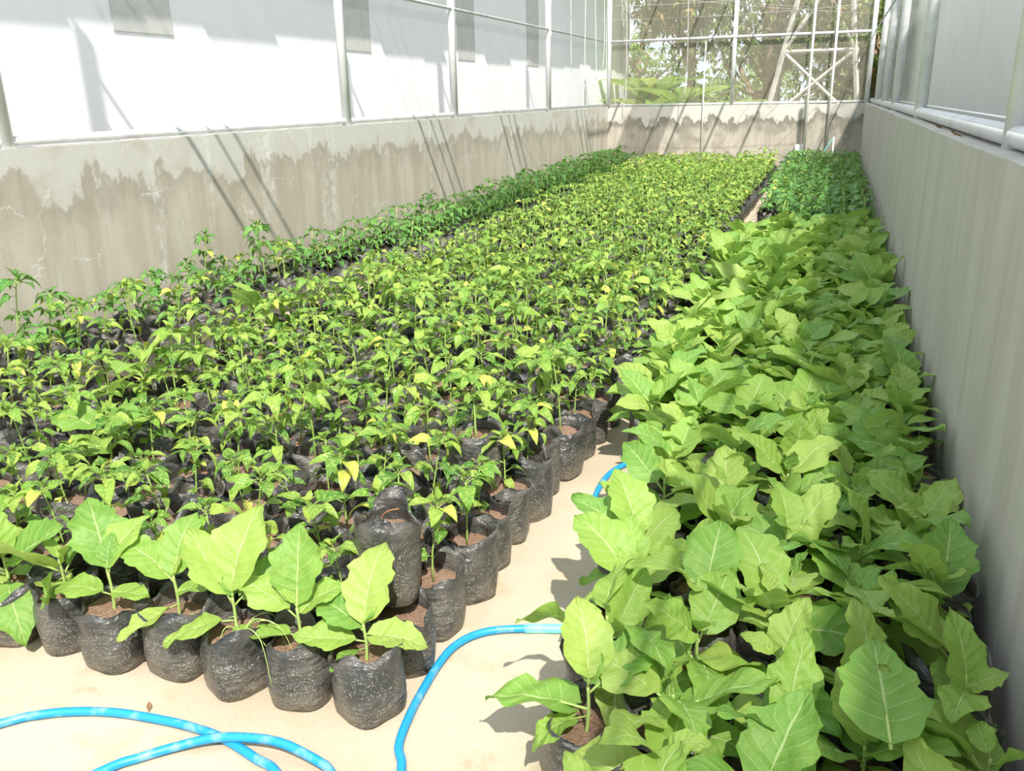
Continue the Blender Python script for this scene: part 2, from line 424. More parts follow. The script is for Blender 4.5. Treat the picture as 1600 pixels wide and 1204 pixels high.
# roof trusses over each post (above the frame) and an unseen strip added to shade the left bed
ti = 0
for y in LP:
    for z, r in ((3.36, 0.020), (3.80, 0.015), (4.12, 0.018)):
        ti += 1
        struct('trim_%d' % ti, tube(MB(), [(XL - 0.05, y, z), ((XL + XR) / 2, y, z), (XR + 0.09, y, z)], r, 8), M['steel'])
for x in (-3.1, -2.2, -1.75, -1.0, -0.3):  # unseen pipes kept to the last bay so their shadows streak the end wall
    ti += 1
    struct('trim_%d' % ti, tube(MB(), [(x, 13.94, 4.0), (x, YF + 0.1, 4.0)], 0.022, 8), M['steel'])
t = NT('added_shade_sheet'); dd = t.n('BsdfDiffuse'); dd.inputs[0].default_value = (0.75, 0.78, 0.75, 1); xx = t.n('BsdfTransparent'); mm = t.n('MixShader'); mm.inputs[0].default_value = 0.6
t.t.links.new(xx.outputs[0], mm.inputs[1]); t.t.links.new(dd.outputs[0], mm.inputs[2]); M['shade'] = t.end(mm.outputs[0])
mb = MB(); v = []
for i in range(30):
    y = 6.2 + i * (16.6 - 6.2) / 29
    for j in range(4): v.append((-2.98 + j * 0.88 / 3, y, 3.55 + 0.02 * math.sin(i * 1.3 + j)))
mb.add(v, grid_faces(4, 30)); struct('added_shade_strip', mb, M['shade'], True, 'unseen half-clear strip added to shade the left bed')

# neighbouring buildings outside the nets
root = link('neighbour_building', None); root.location = (-5.3, 8, -0.1)
tag(root, 'white rendered building close outside the left net', 'building')
mb = MB(); box(mb, -0.25, 0, -14, 16, 0, 5.0); mb.build('wall', M['white'], root, False)
rng = np.random.default_rng(8)
y = -12.0; mb = MB()
while y < 14:
    wd = rng.uniform(0.7, 1.6); e = 0.80 + rng.uniform(-0.05, 0.03)
    # sheets of unequal reach, each slightly lower towards its edge
    zt = 4.20
    box(mb, -0.2, e, y, y + wd, zt, zt + 0.012 + 0.01 * rng.random())
    y += wd - 0.001
mb.build('eave', M['grey'], root, False)
for yy in (-5.3, -1.98, 1.45, 4.75, 7.9):  # flat grey rectangles on the upper part of the wall
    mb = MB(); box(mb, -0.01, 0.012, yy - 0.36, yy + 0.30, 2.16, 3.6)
    mb.build('grey_panel', M['panel'], root, False)
root = link('neighbour_shed', None); root.location = (1.6, 8, -0.1)
tag(root, 'grey rendered building close outside the right net', 'building')
mb = MB()
mb.add([(0, -7.2, 0), (0, 30, 0), (0, 30, 4.2), (0, -7.2, 4.75), (0.25, -7.2, 0), (0.25, 30, 0), (0.25, 30, 4.2), (0.25, -7.2, 4.75)],
       [(0, 3, 2, 1), (4, 5, 6, 7), (0, 4, 7, 3), (1, 2, 6, 5), (3, 7, 6, 2), (0, 1, 5, 4)])
box(mb, 0.001, 0.249, -12, -7.2, 0, 4.28)  # unseen near end stepped down to let sun onto the right bed
mb.build('wall', M['grey'], root, False)

# ------------------------------------------------------------------ leaves
def leaf(mb, L, W, nu, nv, rng, droop=0.3, fold=0.25, lobe=0.08, wave=0.03, mat=0, M4=None, pet=0.0, peta=0.0, petr=0.0022, petmat=1, rnd=None, nlobe=3.5, base=0.62, hole=None, petseg=5):
    """a leaf blade along +Y from a petiole that starts at the origin; M4 places it"""
    rnd = rng.random() if rnd is None else rnd
    t = np.linspace(0, 1, nv)[:, None]; u = np.linspace(-1, 1, nu)[None, :]
    sh = np.sin(np.pi * np.clip(t, 0, 1) ** base) ** 0.72
    sh = sh * (1 - 0.25 * t ** 3)
    ph = rng.uniform(0, 6.28, 2)
    if lobe > 0:
        env = np.sin(np.pi * t) ** 0.5
        l1 = 1 + lobe * np.sin(2 * np.pi * nlobe * t + ph[0]) * env
        l2 = 1 + lobe * np.sin(2 * np.pi * nlobe * t + ph[1]) * env
        fine = 1 + lobe * 0.35 * np.sin(2 * np.pi * nlobe * 2.7 * t + ph[0]) * env
        wl = sh * np.where(u < 0, l1, l2) * fine
    else: wl = np.broadcast_to(sh, (nv, nu))
    x = u * wl * W * 0.5
    y = t * L + 0 * u
    # the blade's base lobes reach back past the petiole on broad leaves
    if lobe > 0: y = y - 0.10 * L * np.abs(u) ** 1.5 * (1 - t) ** 4 * 3
    z = fold * np.abs(x) + wave * L * np.sin(2 * np.pi * (1.6 * t + 0.2) + ph[0] + u * 1.3) * u * u + 0.25 * wave * L * np.sin(7 * t * 2 + u * 5 + ph[1])
    # bend downwards along the length
    th = -droop * t
    yb = y * np.cos(th) - z * np.sin(th) * 0.3
    zb = z * np.cos(th) + y * np.sin(th)
    V = np.stack([x, yb, zb], -1)
    luv = np.stack([np.broadcast_to(u * 0.5 + 0.5, (nv, nu)), np.broadcast_to(t, (nv, nu)), np.full((nv, nu), rnd)], -1)
    Fc = grid_faces(nu, nv)
    if hole is not None:
        (hi, hj) = hole
        keep = np.ones(len(Fc), bool)
        for a_, b_ in [(hi, hj), (hi + 1, hj), (hi, hj + 1) , (hi + 1, hj + 1)]:
            keep[a_ * (nu - 1) + b_] = False
        Fc = Fc[keep]
    V = V.reshape(-1, 3)
    if pet > 0:
        off = np.array([0, pet * math.cos(peta), pet * math.sin(peta)])
        n = 4; tt = np.linspace(0, 1.04, n)
        P = np.stack([0 * tt, tt * off[1], off[2] * np.sin(np.clip(tt, 0, 1) * math.pi / 2) * 1.0], -1)
        # rotate the blade so that it follows on from the petiole then tips over
        V = V + off
        T = MB(); tube(T, P, np.linspace(petr * 1.2, petr * 0.9, n), petseg, rnd=rnd)
        (pv,), (pf,), (pa,), (pm,) = T.arrays()
    if M4 is not None:
        A = np.array(M4.to_3x3()); b = np.array(M4.translation)
        V = V @ A.T + b
        if pet > 0: pv = pv @ A.T + b
    mb.add(V, Fc, luv.reshape(-1, 3), mat)
    if pet > 0: mb.add(pv, pf, pa, petmat)
    return mb

def rotm(az, el, roll=0.0, loc=(0, 0, 0)):
    """+Y turned to azimuth az, raised by el, rolled about its own axis"""
    return Matrix.Translation(loc) @ Matrix.Rotation(az, 4, 'Z') @ Matrix.Rotation(el, 4, 'X') @ Matrix.Rotation(roll, 4, 'Y')

# ---- bags
def make_bag(seed, lod=0):
    rng = np.random.default_rng(seed)
    ns = 32 if lod == 0 else 8
    zs = np.array([0, 0.006, 0.03, 0.07, 0.11, 0.15, 0.18, 0.205]) if lod == 0 else np.array([0, 0.1, 0.2])
    zi = np.array([0.19, 0.165, 0.14]) if lod == 0 else np.array([0.155])
    th = np.linspace(0, 2 * np.pi, ns, endpoint=False)
    a0 = rng.uniform(0, np.pi)
    k1, k2, k3 = rng.uniform(0, 6.28, 3)
    rings, lv = [], []
    rim = 0.030 * np.abs(np.cos(th - a0)) ** 5 * rng.uniform(0.3, 1.5) + 0.012 * np.sin(3 * th + k1) + 0.007 * np.sin(5 * th + k2)
    def ring(z, inner=False):
        f = z / 0.205
        p = 4.2 - 2.1 * min(1, f * 1.4)                # squared base, rounder above
        se = (np.abs(np.cos(th - a0 * 0.5)) ** p + np.abs(np.sin(th - a0 * 0.5)) ** p) ** (-1 / p)
        r = (0.080 + 0.013 * math.sin(min(1, f * 1.1) * math.pi * 0.75)) * (1 + (se - 1) * 0.75)
        r = r * (1 + 0.018 * np.sin(4 * th + k3 + z * 20) + 0.012 * np.sin(7 * th + k1 - z * 45))
        fl = max(0, f - 0.78) / 0.22
        r = r + fl * (0.013 * np.sin(3 * th + k2) + 0.008 * np.sin(6 * th + k3) - 0.003)
        r = r + fl * 0.012 * np.abs(np.cos(th - a0)) ** 6
        if z < 0.003: r = r * 0.93
        if inner: r = r - 0.004 - 0.006 * (1 - f)
        zz = z + fl * rim
        return np.stack([r * np.cos(th), r * np.sin(th), np.broadcast_to(zz, th.shape)], -1)
    R = [ring(z) for z in zs] + [ring(z, True) for z in zi]
    V = np.concatenate(R); mb = MB()
    mb.add(V, grid_faces(ns, len(R), True))
    base = []                                           # closed underside
    c = np.array([[0, 0, 0.001]])
    vb = np.concatenate([R[0], c])
    mb.add(vb, [((s + 2) % ns, (s + 1) % ns, s, ns) for s in range(0, ns, 2)])
    # soil
    sb = MB(); nr = 5 if lod == 0 else 2; SR = []
    zsoil = rng.uniform(0.148, 0.178) if lod == 0 else 0.160
    bd = ring(zsoil, True)
    for i in range(nr):
        q = 1 - i / nr
        zz = zsoil + 0.004 * (1 - q) + (rng.normal(0, 0.0022, ns) if lod == 0 else 0)
        SR.append(np.stack([bd[:, 0] * q * 1.02, bd[:, 1] * q * 1.02, np.broadcast_to(zz, th.shape)], -1))
    SR = np.concatenate(SR + [np.array([[0, 0, zsoil + 0.004]])])
    f = grid_faces(ns, nr, True); o = (nr - 1) * ns
    f = np.concatenate([f, [(o + s, o + (s + 1) % ns, o + (s + 2) % ns, nr * ns) for s in range(0, ns, 2)]])
    sb.add(SR, f)
    return mb, sb, zsoil

# ---- pepper plants: (stem, foliage)
def make_pepper(seed, lod=0, tall=1.0, bushy=1.0):
    rng = np.random.default_rng(seed)
    st, fo = MB(), MB()
    h = rng.uniform(0.135, 0.225) * tall
    lean = rng.normal(0, 0.018, 2)
    n = 6 if lod == 0 else 3
    tt = np.linspace(0, 1, n)
    P = np.stack([lean[0] * tt ** 1.5 + 0.004 * np.sin(tt * 4), lean[1] * tt ** 1.5, 0.155 + h * tt], -1)
    tube(st, P, np.linspace(0.0030, 0.0020, n) if lod == 0 else 0.003, 6 if lod == 0 else 4)
    nu, nv = (5, 7) if lod == 0 else (3, 4)
    ml = 1 if lod == 0 else 1
    az = rng.uniform(0, 6.28)
    def put(t_, L, el, droop, az_):
        p = P[0] + (P[-1] - P[0]) * t_
        kw = dict(pet=L * 0.35, peta=0.25, petr=0.0012, petseg=4) if lod == 0 else {}
        if lod: p = p + np.array([-math.sin(az_), math.cos(az_), 0.25]) * L * 0.3
        leaf(fo, L, L * rng.uniform(0.48, 0.6), nu, nv, rng, droop=droop, fold=rng.uniform(0.15, 0.5), lobe=0.0, wave=0.03, mat=0,
             M4=rotm(az_, el, rng.normal(0, 0.3), p), petmat=1, base=0.66, **kw)
    nl = int(rng.integers(4, 7) * bushy)
    for i in range(nl):
        az += 2.4 + rng.normal(0, 0.3)
        put(rng.uniform(0.25, 0.85), rng.uniform(0.050, 0.080), rng.uniform(-0.1, 0.5), rng.uniform(0.5, 1.1), az)
    nt = int(rng.integers(6, 9) * (1 if lod == 0 else 0.85))
    for i in range(nt):
        az += 2.4 + rng.normal(0, 0.25)
        put(1.0 - 0.012 * i, rng.uniform(0.055, 0.092) * (0.72 if i < 2 else 1), rng.uniform(0.05, 0.6), rng.uniform(0.4, 1.0), az)
    for i in range(3 if lod == 0 else 1):
        az += 2.1
        put(1.01, rng.uniform(0.028, 0.042), rng.uniform(0.8, 1.2), 0.3, az)
    if lod == 0 and rng.random() < 0.6:   # side shoot
        b = P[3]
        q = b + np.array([rng.normal(0, 0.03), rng.normal(0, 0.03), 0.045])
        tube(st, [b, (b + q) / 2 + [0, 0, -0.004], q], 0.0013, 5)
        for i in range(4):
            az += 1.6
            leaf(fo, rng.uniform(0.03, 0.05), 0.022, nu, nv, rng, 0.7, 0.3, 0.0, 0.03, 0, rotm(az, rng.uniform(0, 0.6), 0, q), base=0.66)
    return st, fo

# ---- eggplant leaves and plants
def egg_leaf(seed, L=0.15, detail=0):
    rng = np.random.default_rng(seed); mb = MB()
    nu, nv = ((13, 21) if detail == 0 else (7, 10))
    leaf(mb, L, L * rng.uniform(0.66, 0.84), nu, nv, rng, droop=rng.uniform(-0.05, 0.55), fold=rng.uniform(0.02, 0.35), lobe=rng.uniform(0.07, 0.15),
         wave=rng.uniform(0.03, 0.075), pet=L * rng.uniform(0.30, 0.55), peta=rng.uniform(0.0, 0.25), petr=0.0026, nlobe=rng.uniform(2.8, 4.2), petseg=6, base=rng.uniform(0.60, 0.74))
    return mb
def egg_spec(rng, n=None, size=1.0, h=None):
    """list of (z on stem, azimuth, elevation, roll, length) for one plant"""
    h = h or rng.uniform(0.09, 0.155)
    n = n or int(rng.integers(6, 8)); az = rng.uniform(0, 6.28); out = []
    for i in range(n):
        az += 2.4 + rng.normal(0, 0.25); f = i / (n - 1)
        L = (0.115 + 0.055 * math.sin(math.pi * min(1, f * 0.9 + 0.1))) * size * rng.uniform(0.85, 1.15)
        if f > 0.85: L *= 0.6
        out.append((h * (0.25 + 0.75 * f), az, 0.10 + 0.80 * f + rng.normal(0, 0.25), rng.normal(0, 0.45), L))
    return h, out
def egg_stem(h, seed=0):
    rng = np.random.default_rng(seed); mb = MB()
    P = smooth_path([(0, 0, 0.15), (0.003, 0.002, 0.15 + h * 0.5), (0, 0, 0.15 + h)], 4)
    tube(mb, P, np.linspace(0.0048, 0.0036, len(P)), 8)
    return mb

# ------------------------------------------------------------------ pools
RND = random.Random(11)
BAGS = []
for k in range(12):
    b, s, z = make_bag(100 + k)
    BAGS.append((b.mesh('grow_bag', M['bag']), s.mesh('soil', M['soil'])))
PEP = []
for k in range(26):
    st, fo = make_pepper(200 + k, 0, RND.uniform(0.8, 1.3), RND.uniform(0.8, 1.5))
    PEP.append((st.mesh('stem', M['pstem']), fo.mesh('foliage', [M['pepper'], M['pstem']])))
PEPD = [(a, b.copy()) for a, b in PEP[:12]]
for a, b in PEPD: b.materials[0] = M['seedling']
LEAF = [egg_leaf(300 + k).mesh('leaf', [M['egg'], M['estem']]) for k in range(22)]
hm = MB(); leaf(hm, 0.15, 0.125, 13, 21, np.random.default_rng(77), droop=0.05, fold=0.03, lobe=0.10, wave=0.03, pet=0.05, peta=0.1, petr=0.0026, petseg=6, base=0.62, hole=(11, 6))
HOLED = hm.mesh('leaf', [M['egg'], M['estem']])
LEAFB = [egg_leaf(300 + k, 0.15, 1) for k in range(14)]
EGS = {}
def stem_for(h):
    k = round(h / 0.02)
    if k not in EGS: EGS[k] = egg_stem(k * 0.02).mesh('stem', M['estem'])
    return EGS[k], k * 0.02
EGF = []
for k in range(16):
    rng = np.random.default_rng(500 + k)
    h, spec = egg_spec(rng, int(rng.integers(7, 10)), 1.0)
    mb = MB()
    for (z, az, el, ro, L) in spec:
        mb.merge(LEAFB[int(rng.integers(len(LEAFB)))], rotm(az, el, ro, (0, 0, 0.15 + z)) @ Matrix.Scale(L / 0.15, 4), rnd=rng.random())
    EGF.append((h, mb.mesh('foliage', [M['egg'], M['estem']])))

ONES = ['', 'first', 'second', 'third', 'fourth', 'fifth', 'sixth', 'seventh', 'eighth', 'ninth', 'tenth', 'eleventh', 'twelfth', 'thirteenth', 'fourteenth', 'fifteenth', 'sixteenth', 'seventeenth', 'eighteenth', 'nineteenth']
TENS = {2: ('twentieth', 'twenty'), 3: ('thirtieth', 'thirty'), 4: ('fortieth', 'forty'), 5: ('fiftieth', 'fifty'), 6: ('sixtieth', 'sixty'), 7: ('seventieth', 'seventy'), 8: ('eightieth', 'eighty')}
def nth(n):
    if n < 20: return ONES[n]
    t_, o_ = divmod(n, 10)
    return TENS[t_][0] if o_ == 0 else TENS[t_][1] + '-' + ONES[o_]

def sub(name, me, parent, rz=0.0, sc=(1, 1, 1), loc=(0, 0, 0)):
    o = bpy.data.objects.new(name, me); COL.objects.link(o); o.parent = parent
    o.rotation_euler[2] = rz; o.scale = sc; o.location = loc
    return o
def potted(name, x, y, z, label, cat, group, sz, rnd):
    r = bpy.data.objects.new(name, None); COL.objects.link(r)
    r.empty_display_size = 0.05
    r.location = (x, y, z); tag(r, label, cat, group)
    bm_, sm_ = BAGS[rnd.randrange(len(BAGS))]
    rz = rnd.uniform(0, 6.28); sx = rnd.uniform(0.96, 1.06)
    sub('grow_bag', bm_, r, rz, (sx, sx, sz)); sub('soil', sm_, r, rz, (sx, sx, sz))
    r.rotation_euler = (rnd.gauss(0, 0.02), rnd.gauss(0, 0.02), 0)
    return r

_XY = {}
def turn(me, s, x, away=None):
    # a plant beside a wall is turned so that its leaves reach into the bed
    dr = XR - x if x > -1 else x - XL
    if dr > 0.34: return RND.uniform(0, 6.28)
    sg = 1 if x > -1 else -1
    if isinstance(me, MB):
        v = me.arrays()[0][0]
    else:
        if me.name not in _XY:
            v = np.empty(len(me.vertices) * 3, np.float32); me.vertices.foreach_get('co', v); _XY[me.name] = v.reshape(-1, 3)
        v = _XY[me.name]
    best = None
    for i in range(14):
        a = RND.uniform(0, 6.28)
        m = (sg * s * (v[:, 0] * math.cos(a) - v[:, 1] * math.sin(a))).max()
        if best is None or m < best[0]: best = (m, a)
    return best[1]

def pepper(x, y, z, label, group, dark=False, tall=1.0, plant=True, sz=None):
    sz = sz or RND.uniform(0.92, 1.16)
    r = potted('potted_pepper', x, y, z, label, 'pepper plant', group, sz, RND)
    if plant:
        st, fo = RND.choice(PEPD if dark else PEP)
        s = RND.uniform(0.9, 1.25) * (1.0 if y < 3 else 1.08); a = turn(fo, s, x); zz = 0.155 * sz - 0.155 * s * tall
        sub('stem', st, r, a, (s, s, s * tall), (0, 0, zz)); sub('foliage', fo, r, a, (s, s, s * tall), (0, 0, zz))
    return r

def eggplant(x, y, z, label, group, near, sz=None, spec=None, size=1.0):
    sz = sz or RND.uniform(0.88, 1.08)
    r = potted('potted_eggplant', x, y, z, label, 'eggplant', group, sz, RND)
    dz = 0.15 * sz - 0.15
    if near:
        rng = np.random.default_rng(RND.randrange(10 ** 6))
        h, sp = spec or egg_spec(rng)
        sm, hq = stem_for(h); sub('stem', sm, r, 0, (1, 1, h / hq if hq else 1), (0, 0, 0.15 * sz - 0.15 * h / hq))
        for (zz, az, el, ro, L) in sp:
            if x > 0.1 and x - math.sin(az) * math.cos(el) * L * 1.35 > XR - 0.01: az = math.pi * 2 - az; el = min(1.2, el + 0.15)
            if x - math.sin(az) * math.cos(el) * L * 1.35 > XR - 0.01: el = 1.15; L *= 0.7
            o = bpy.data.objects.new('leaf', LEAF[RND.randrange(len(LEAF))]); COL.objects.link(o); o.parent = r
            o.matrix_local = rotm(az, el, ro, (0, 0, 0.15 + dz + zz)) @ Matrix.Scale(L / 0.15, 4)
    else:
        h, fo = RND.choice(EGF); sm, hq = stem_for(h)
        a = turn(fo, 1.05, x)
        sub('stem', sm, r, 0, (1, 1, h / hq), (0, 0, 0.15 * sz - 0.15 * h / hq))
        s = RND.uniform(0.9, 1.15) * size; sub('foliage', fo, r, a, (s, s, s), (0, 0, dz - 0.15 * (s - 1)))
    return r

# ------------------------------------------------------------------ the front row of eggplants by the hose
SPECS = {
 0: (0.11, [(0.10, 0.00, 1.12, 0.1, 0.175), (0.07, -1.35, 0.05, 0.25, 0.125), (0.06, 1.95, 0.10, -0.35, 0.125), (0.09, 1.45, 0.55, -0.3, 0.135), (0.04, 2.5, -0.1, 0.2, 0.07), (0.11, -0.6, 0.9, 0, 0.06)]),
 1: (0.13, [(0.12, 0.35, 1.15, -0.1, 0.165), (0.10, 1.55, 0.45, -0.4, 0.14), (0.11, -0.95, 0.65, 0.2, 0.115), (0.05, 1.95, -0.05, 0.1, 0.10), (0.03, -2.2, 0.1, 0.2, 0.06), (0.13, 1.0, 1.0, 0, 0.06)]),
 2: (0.13, [(0.12, 0.05, 1.10, 0.0, 0.19), (0.11, 1.30, 0.75, -0.35, 0.165), (0.06, 2.15, -0.15, 0.0, 0.13), (0.10, -0.45, 0.50, 0.5, 0.14), (0.04, -2.0, 0.0, 0.2, 0.06), (0.13, 0.8, 1.2, 0, 0.06)]),
 3: (0.14, [(0.12, 1.55, 0.65, -0.25, 0.16), (0.13, 0.05, 1.10, 0.1, 0.15), (0.05, 2.70, -0.25, 0.1, 0.12), (0.09, -1.5, 0.4, 0.1, 0.10), (0.14, -0.3, 1.1, 0, 0.07)]),
 4: (0.14, [(0.12, 0.95, 1.05, 0.0, 0.18), (0.13, -0.35, 0.95, 0.1, 0.14), (0.07, 1.9, 0.3, -0.2, 0.12), (0.08, -1.6, 0.2, 0.1, 0.10), (0.14, 0.3, 1.2, 0, 0.08)]),
}
for k in range(10):
    x = -1.0 - 0.198 * k; y = 1.585 + RND.uniform(-0.02, 0.02)
    eggplant(x, y, 0, 'potted eggplant of the front row, %s bag from the corner by the blue hose' % nth(k + 1), 'eggplants along the front edge', True, sz=RND.uniform(0.86, 1.0), spec=SPECS.get(k))

tag_g = [o for o in bpy.data.objects if o.name == 'potted_eggplant.002'][0]
gm = MB(); rg = np.random.default_rng(4)
for i, (az, rch, hh, dz) in enumerate([(-0.5, 0.12, 0.05, -0.06), (-1.2, 0.13, 0.055, -0.09), (2.6, 0.06, 0.05, -0.05), (-1.7, 0.10, 0.03, -0.02), (-2.0, 0.15, 0.06, -0.08), (1.2, 0.05, 0.06, 0.02), (-1.5, 0.16, 0.075, -0.03)]):
    d = np.array([-math.sin(az), math.cos(az), 0]); b = np.array([0.03, -0.02, 0.155])
    P = [b, b + d * rch * 0.3 + [0, 0, hh], b + d * rch * 0.75 + [0, 0, hh * 0.9], b + d * rch + [0, 0, dz + 0.02]]
    PP_ = smooth_path(P, 5); tube(gm, PP_, np.linspace(0.0022, 0.0006, len(PP_)), 4)
gm.build('grass_tuft', M['grass'], tag_g)
# ------------------------------------------------------------------ middle and left beds of peppers
def x0(y): return -1.01 + 0.10 * math.exp(-((y - 5.2) / 2.4) ** 2)
cand = []
rows = int((17.25 - 1.80) / 0.198)
RAISED = {(0, 0), (1, 4)}
for j in range(rows):
    y = 1.785 + 0.198 * j
    for k in range(16 if y < 3.1 else 12):
        x = x0(y) - 0.198 * k + RND.gauss(0, 0.008)
        cand.append(('m', j, k, x, y + RND.gauss(0, 0.010)))
for j in range(71):
    y = 3.25 + 0.198 * j
    for k in range(3 if y < 7 else 4):
        cand.append(('l', j, k, -4.210 + 0.198 * k + RND.gauss(0, 0.01), y + RND.gauss(0, 0.010)))
def in_view(x, y, z=0.3, m=0.06):
    d = Vector((x, y, z)) - Vector((0, 0, 1.5)); dz = d.dot(_f)
    if dz < 0.1: return False
    u_, v_ = d.dot(R_) / dz * F_PX, d.dot(U_) / dz * F_PX
    return abs(u_) < 800 * (1 + m) and abs(v_) < 602 * (1 + m)
cand = [c for c in cand if in_view(c[3], c[4])]
cand.sort(key=lambda c: math.hypot(c[3], c[4]) + (0 if c[0] == 'm' else -0.8))
EGGSPOTS = [(-3.06, 2.48, 'broad-leaved eggplant among the peppers at the left edge of the picture'), (-2.96, 3.02, 'eggplant with folded leaves among the peppers, behind the one at the left edge'), (-2.66, 2.37, 'broad-leaved eggplant among the peppers, a step right of the one at the left edge'), (-3.17, 4.19, 'eggplant among the peppers beside the left bed, furthest back of its kind')]
near, far = cand[:300], cand[300:]

for (bed, j, k, x, y) in near:
    hit = [e for e in EGGSPOTS if math.hypot(x - e[0], y - e[1]) < 0.10]
    if hit:
        EGGSPOTS.remove(hit[0])
        eggplant(x, y, 0, hit[0][2], 'eggplants standing among the peppers', True, spec=egg_spec(np.random.default_rng(len(EGGSPOTS) + 40), 7, 1.15, 0.22))
        continue
    if bed == 'm':
        lab = 'pepper seedling in black bag, %s row back from the front eggplants, %s from the aisle' % (nth(j + 1), nth(k + 1))
        if (j, k) in RAISED: continue
        pepper(x, y, 0, lab, 'pepper seedlings of the middle bed', tall=RND.uniform(0.85, 1.15))
    else:
        lab = 'pepper seedling of the left bed, %s row from its near end, %s from the wall' % (nth(j + 1), nth(k + 1))
        pepper(x, y, 0, lab, 'pepper seedlings along the left wall', dark=RND.random() < 0.6, tall=RND.uniform(0.9, 1.3))
# two bags set on top of others
pepper(-1.0, 1.80, 0, 'low black bag half hidden under the raised bag of dry soil', 'pepper seedlings of the middle bed', plant=False, sz=0.82)
r = pepper(-1.055, 1.845, 0.185, 'raised black bag of dry soil without plant, standing on another bag', 'pepper seedlings of the middle bed', plant=False, sz=1.14)
tube(d_ := MB(), smooth_path([(0, 0.0, 0.175), (-0.01, -0.01, 0.22), (0.01, -0.015, 0.26), (0.05, -0.01, 0.275)], 6), 0.0016, 6)
d_.build('dry_stem', M['dry'], r)
pepper(x0(2.57) - 0.198, 2.577, 0, 'low black bag under the second raised bag beside the aisle', 'pepper seedlings of the middle bed', plant=False, sz=0.85)
pepper(x0(2.57) - 0.12, 2.60, 0.17, 'raised black bag with a small yellowing pepper seedling near the aisle', 'pepper seedlings of the middle bed', tall=0.7, sz=1.05)

# the rest of the peppers: too many to count, one object
LOWB = [make_bag(100 + k, 1) for k in range(4)]
LOWP = [make_pepper(700 + k, 1, 1.15, 1.7) for k in range(16)]
big = MB()
def low_plant(mb, x, y, rnd, matoff, scale=1.0, wx=None):
    st, fo = LOWP[rnd.randrange(16)]
    a = turn(fo, 1.2, x if wx is None else wx); Mx = Matrix.Translation((x, y, 0)) @ Matrix.Rotation(a, 4, 'Z')
    b, s, z = LOWB[rnd.randrange(4)]
    B = MB(); B.merge(b, Mx)
    B.m = [np.full_like(m, 2) for m in B.m]; mb.merge(B)
    B = MB(); B.merge(s, Mx); B.m = [np.full_like(m, 3) for m in B.m]; mb.merge(B)
    s_ = rnd.uniform(0.9, 1.25) * scale
    Mp = Mx @ Matrix.Translation((0, 0, 0.155 - 0.155 * s_)) @ Matrix.Scale(s_, 4)
    B = MB(); B.merge(st, Mp); B.m = [np.full_like(m, 1) for m in B.m]; mb.merge(B)
    B = MB(); B.merge(fo, Mp, rnd=rnd.random()); B.m = [np.full_like(m, matoff) for m in B.m]; mb.merge(B)
for (bed, j, k, x, y) in far:
    g_ = min(1, max(0, (y - 6) / 10)); low_plant(big, x, y, RND, 0 if bed == 'm' else 4, (1.0 + 0.22 * g_) if bed == 'm' else (1.1 + 0.35 * g_))
o = big.build('potted_peppers', [M['pepper'], M['pstem'], M['bag'], M['soil'], M['seedling']])
tag(o, 'dense mass of small pepper plants in black bags filling the far beds', 'pepper plants', None, 'stuff')

# ------------------------------------------------------------------ right bed: eggplants, then shade-tinted seedlings to the far end
HOLE_PLANT = None
SPEC2 = {
 (1, 1): (0.12, [(0.05, 1.4, 0.1, 0.0, 0.12), (0.07, -1.3, 0.1, 0.1, 0.12), (0.04, 2.9, -0.1, 0.1, 0.10)]),
 (0, 1): (0.10, [(0.05, 2.4, 0.1, 0.0, 0.11), (0.07, -2.3, 0.1, 0.1, 0.12), (0.08, 1.4, 0.3, 0.1, 0.08)]),
 (2, 4): (0.13, [(0.07, 1.62, 0.05, 0.15, 0.175), (0.13, 0.45, 1.0, 0.1, 0.145), (0.11, -0.75, 0.45, 0.3, 0.15), (0.05, 2.3, -0.1, 0.1, 0.10), (0.13, -0.2, 1.1, 0, 0.07)]),
 (4, 4): (0.15, [(0.13, 1.15, 0.75, -0.3, 0.175), (0.13, -0.9, 0.4, 0.3, 0.14), (0.10, 0.2, 1.0, 0.0, 0.15), (0.06, 1.9, 0.0, 0.1, 0.12), (0.15, 0.5, 1.1, 0, 0.07)]),
 (5, 4): (0.16, [(0.14, 1.35, 0.55, -0.3, 0.18), (0.15, 0.6, 1.0, 0.1, 0.17), (0.10, -0.5, 0.5, 0.3, 0.15), (0.06, 2.2, 0.0, 0.1, 0.12), (0.16, 0.5, 1.1, 0, 0.08)]),
}
for j in range(38):
    y = 1.15 + 0.20 * j
    cols = 5 if y < 1.3 or y > 0 else 6
    for k in range(6 if y > 3.3 else 5):
        x = 0.372 - 0.197 * k + RND.gauss(0, 0.010) - (0.03 if y > 4 else 0)
        yy = y + RND.gauss(0, 0.012)
        if y < 1.5 and k == 4: continue
        if not in_view(x, yy, 0.35, 0.22): continue
        rr_ = eggplant(x, yy, 0, 'leafy eggplant of the right bed, %s row from the camera, %s from the grey wall' % (nth(j + 1), nth(k + 1)), 'eggplants of the right bed', yy < 3.2, spec=SPEC2.get((j, k)), size=1.0 + 0.12 * min(1, max(0, (yy - 3) / 3)))
        if (j, k) == (1, 1): HOLE_PLANT = rr_
proto = []
for k in range(12):
    mb = MB()
    for q in range(1): low_plant(mb, 0, 0, RND, 4, 1.42, -1.5)
    proto.append(mb.mesh('potted_seedling', [M['pepper'], M['pstem'], M['bag'], M['soil'], M['seedling']]))
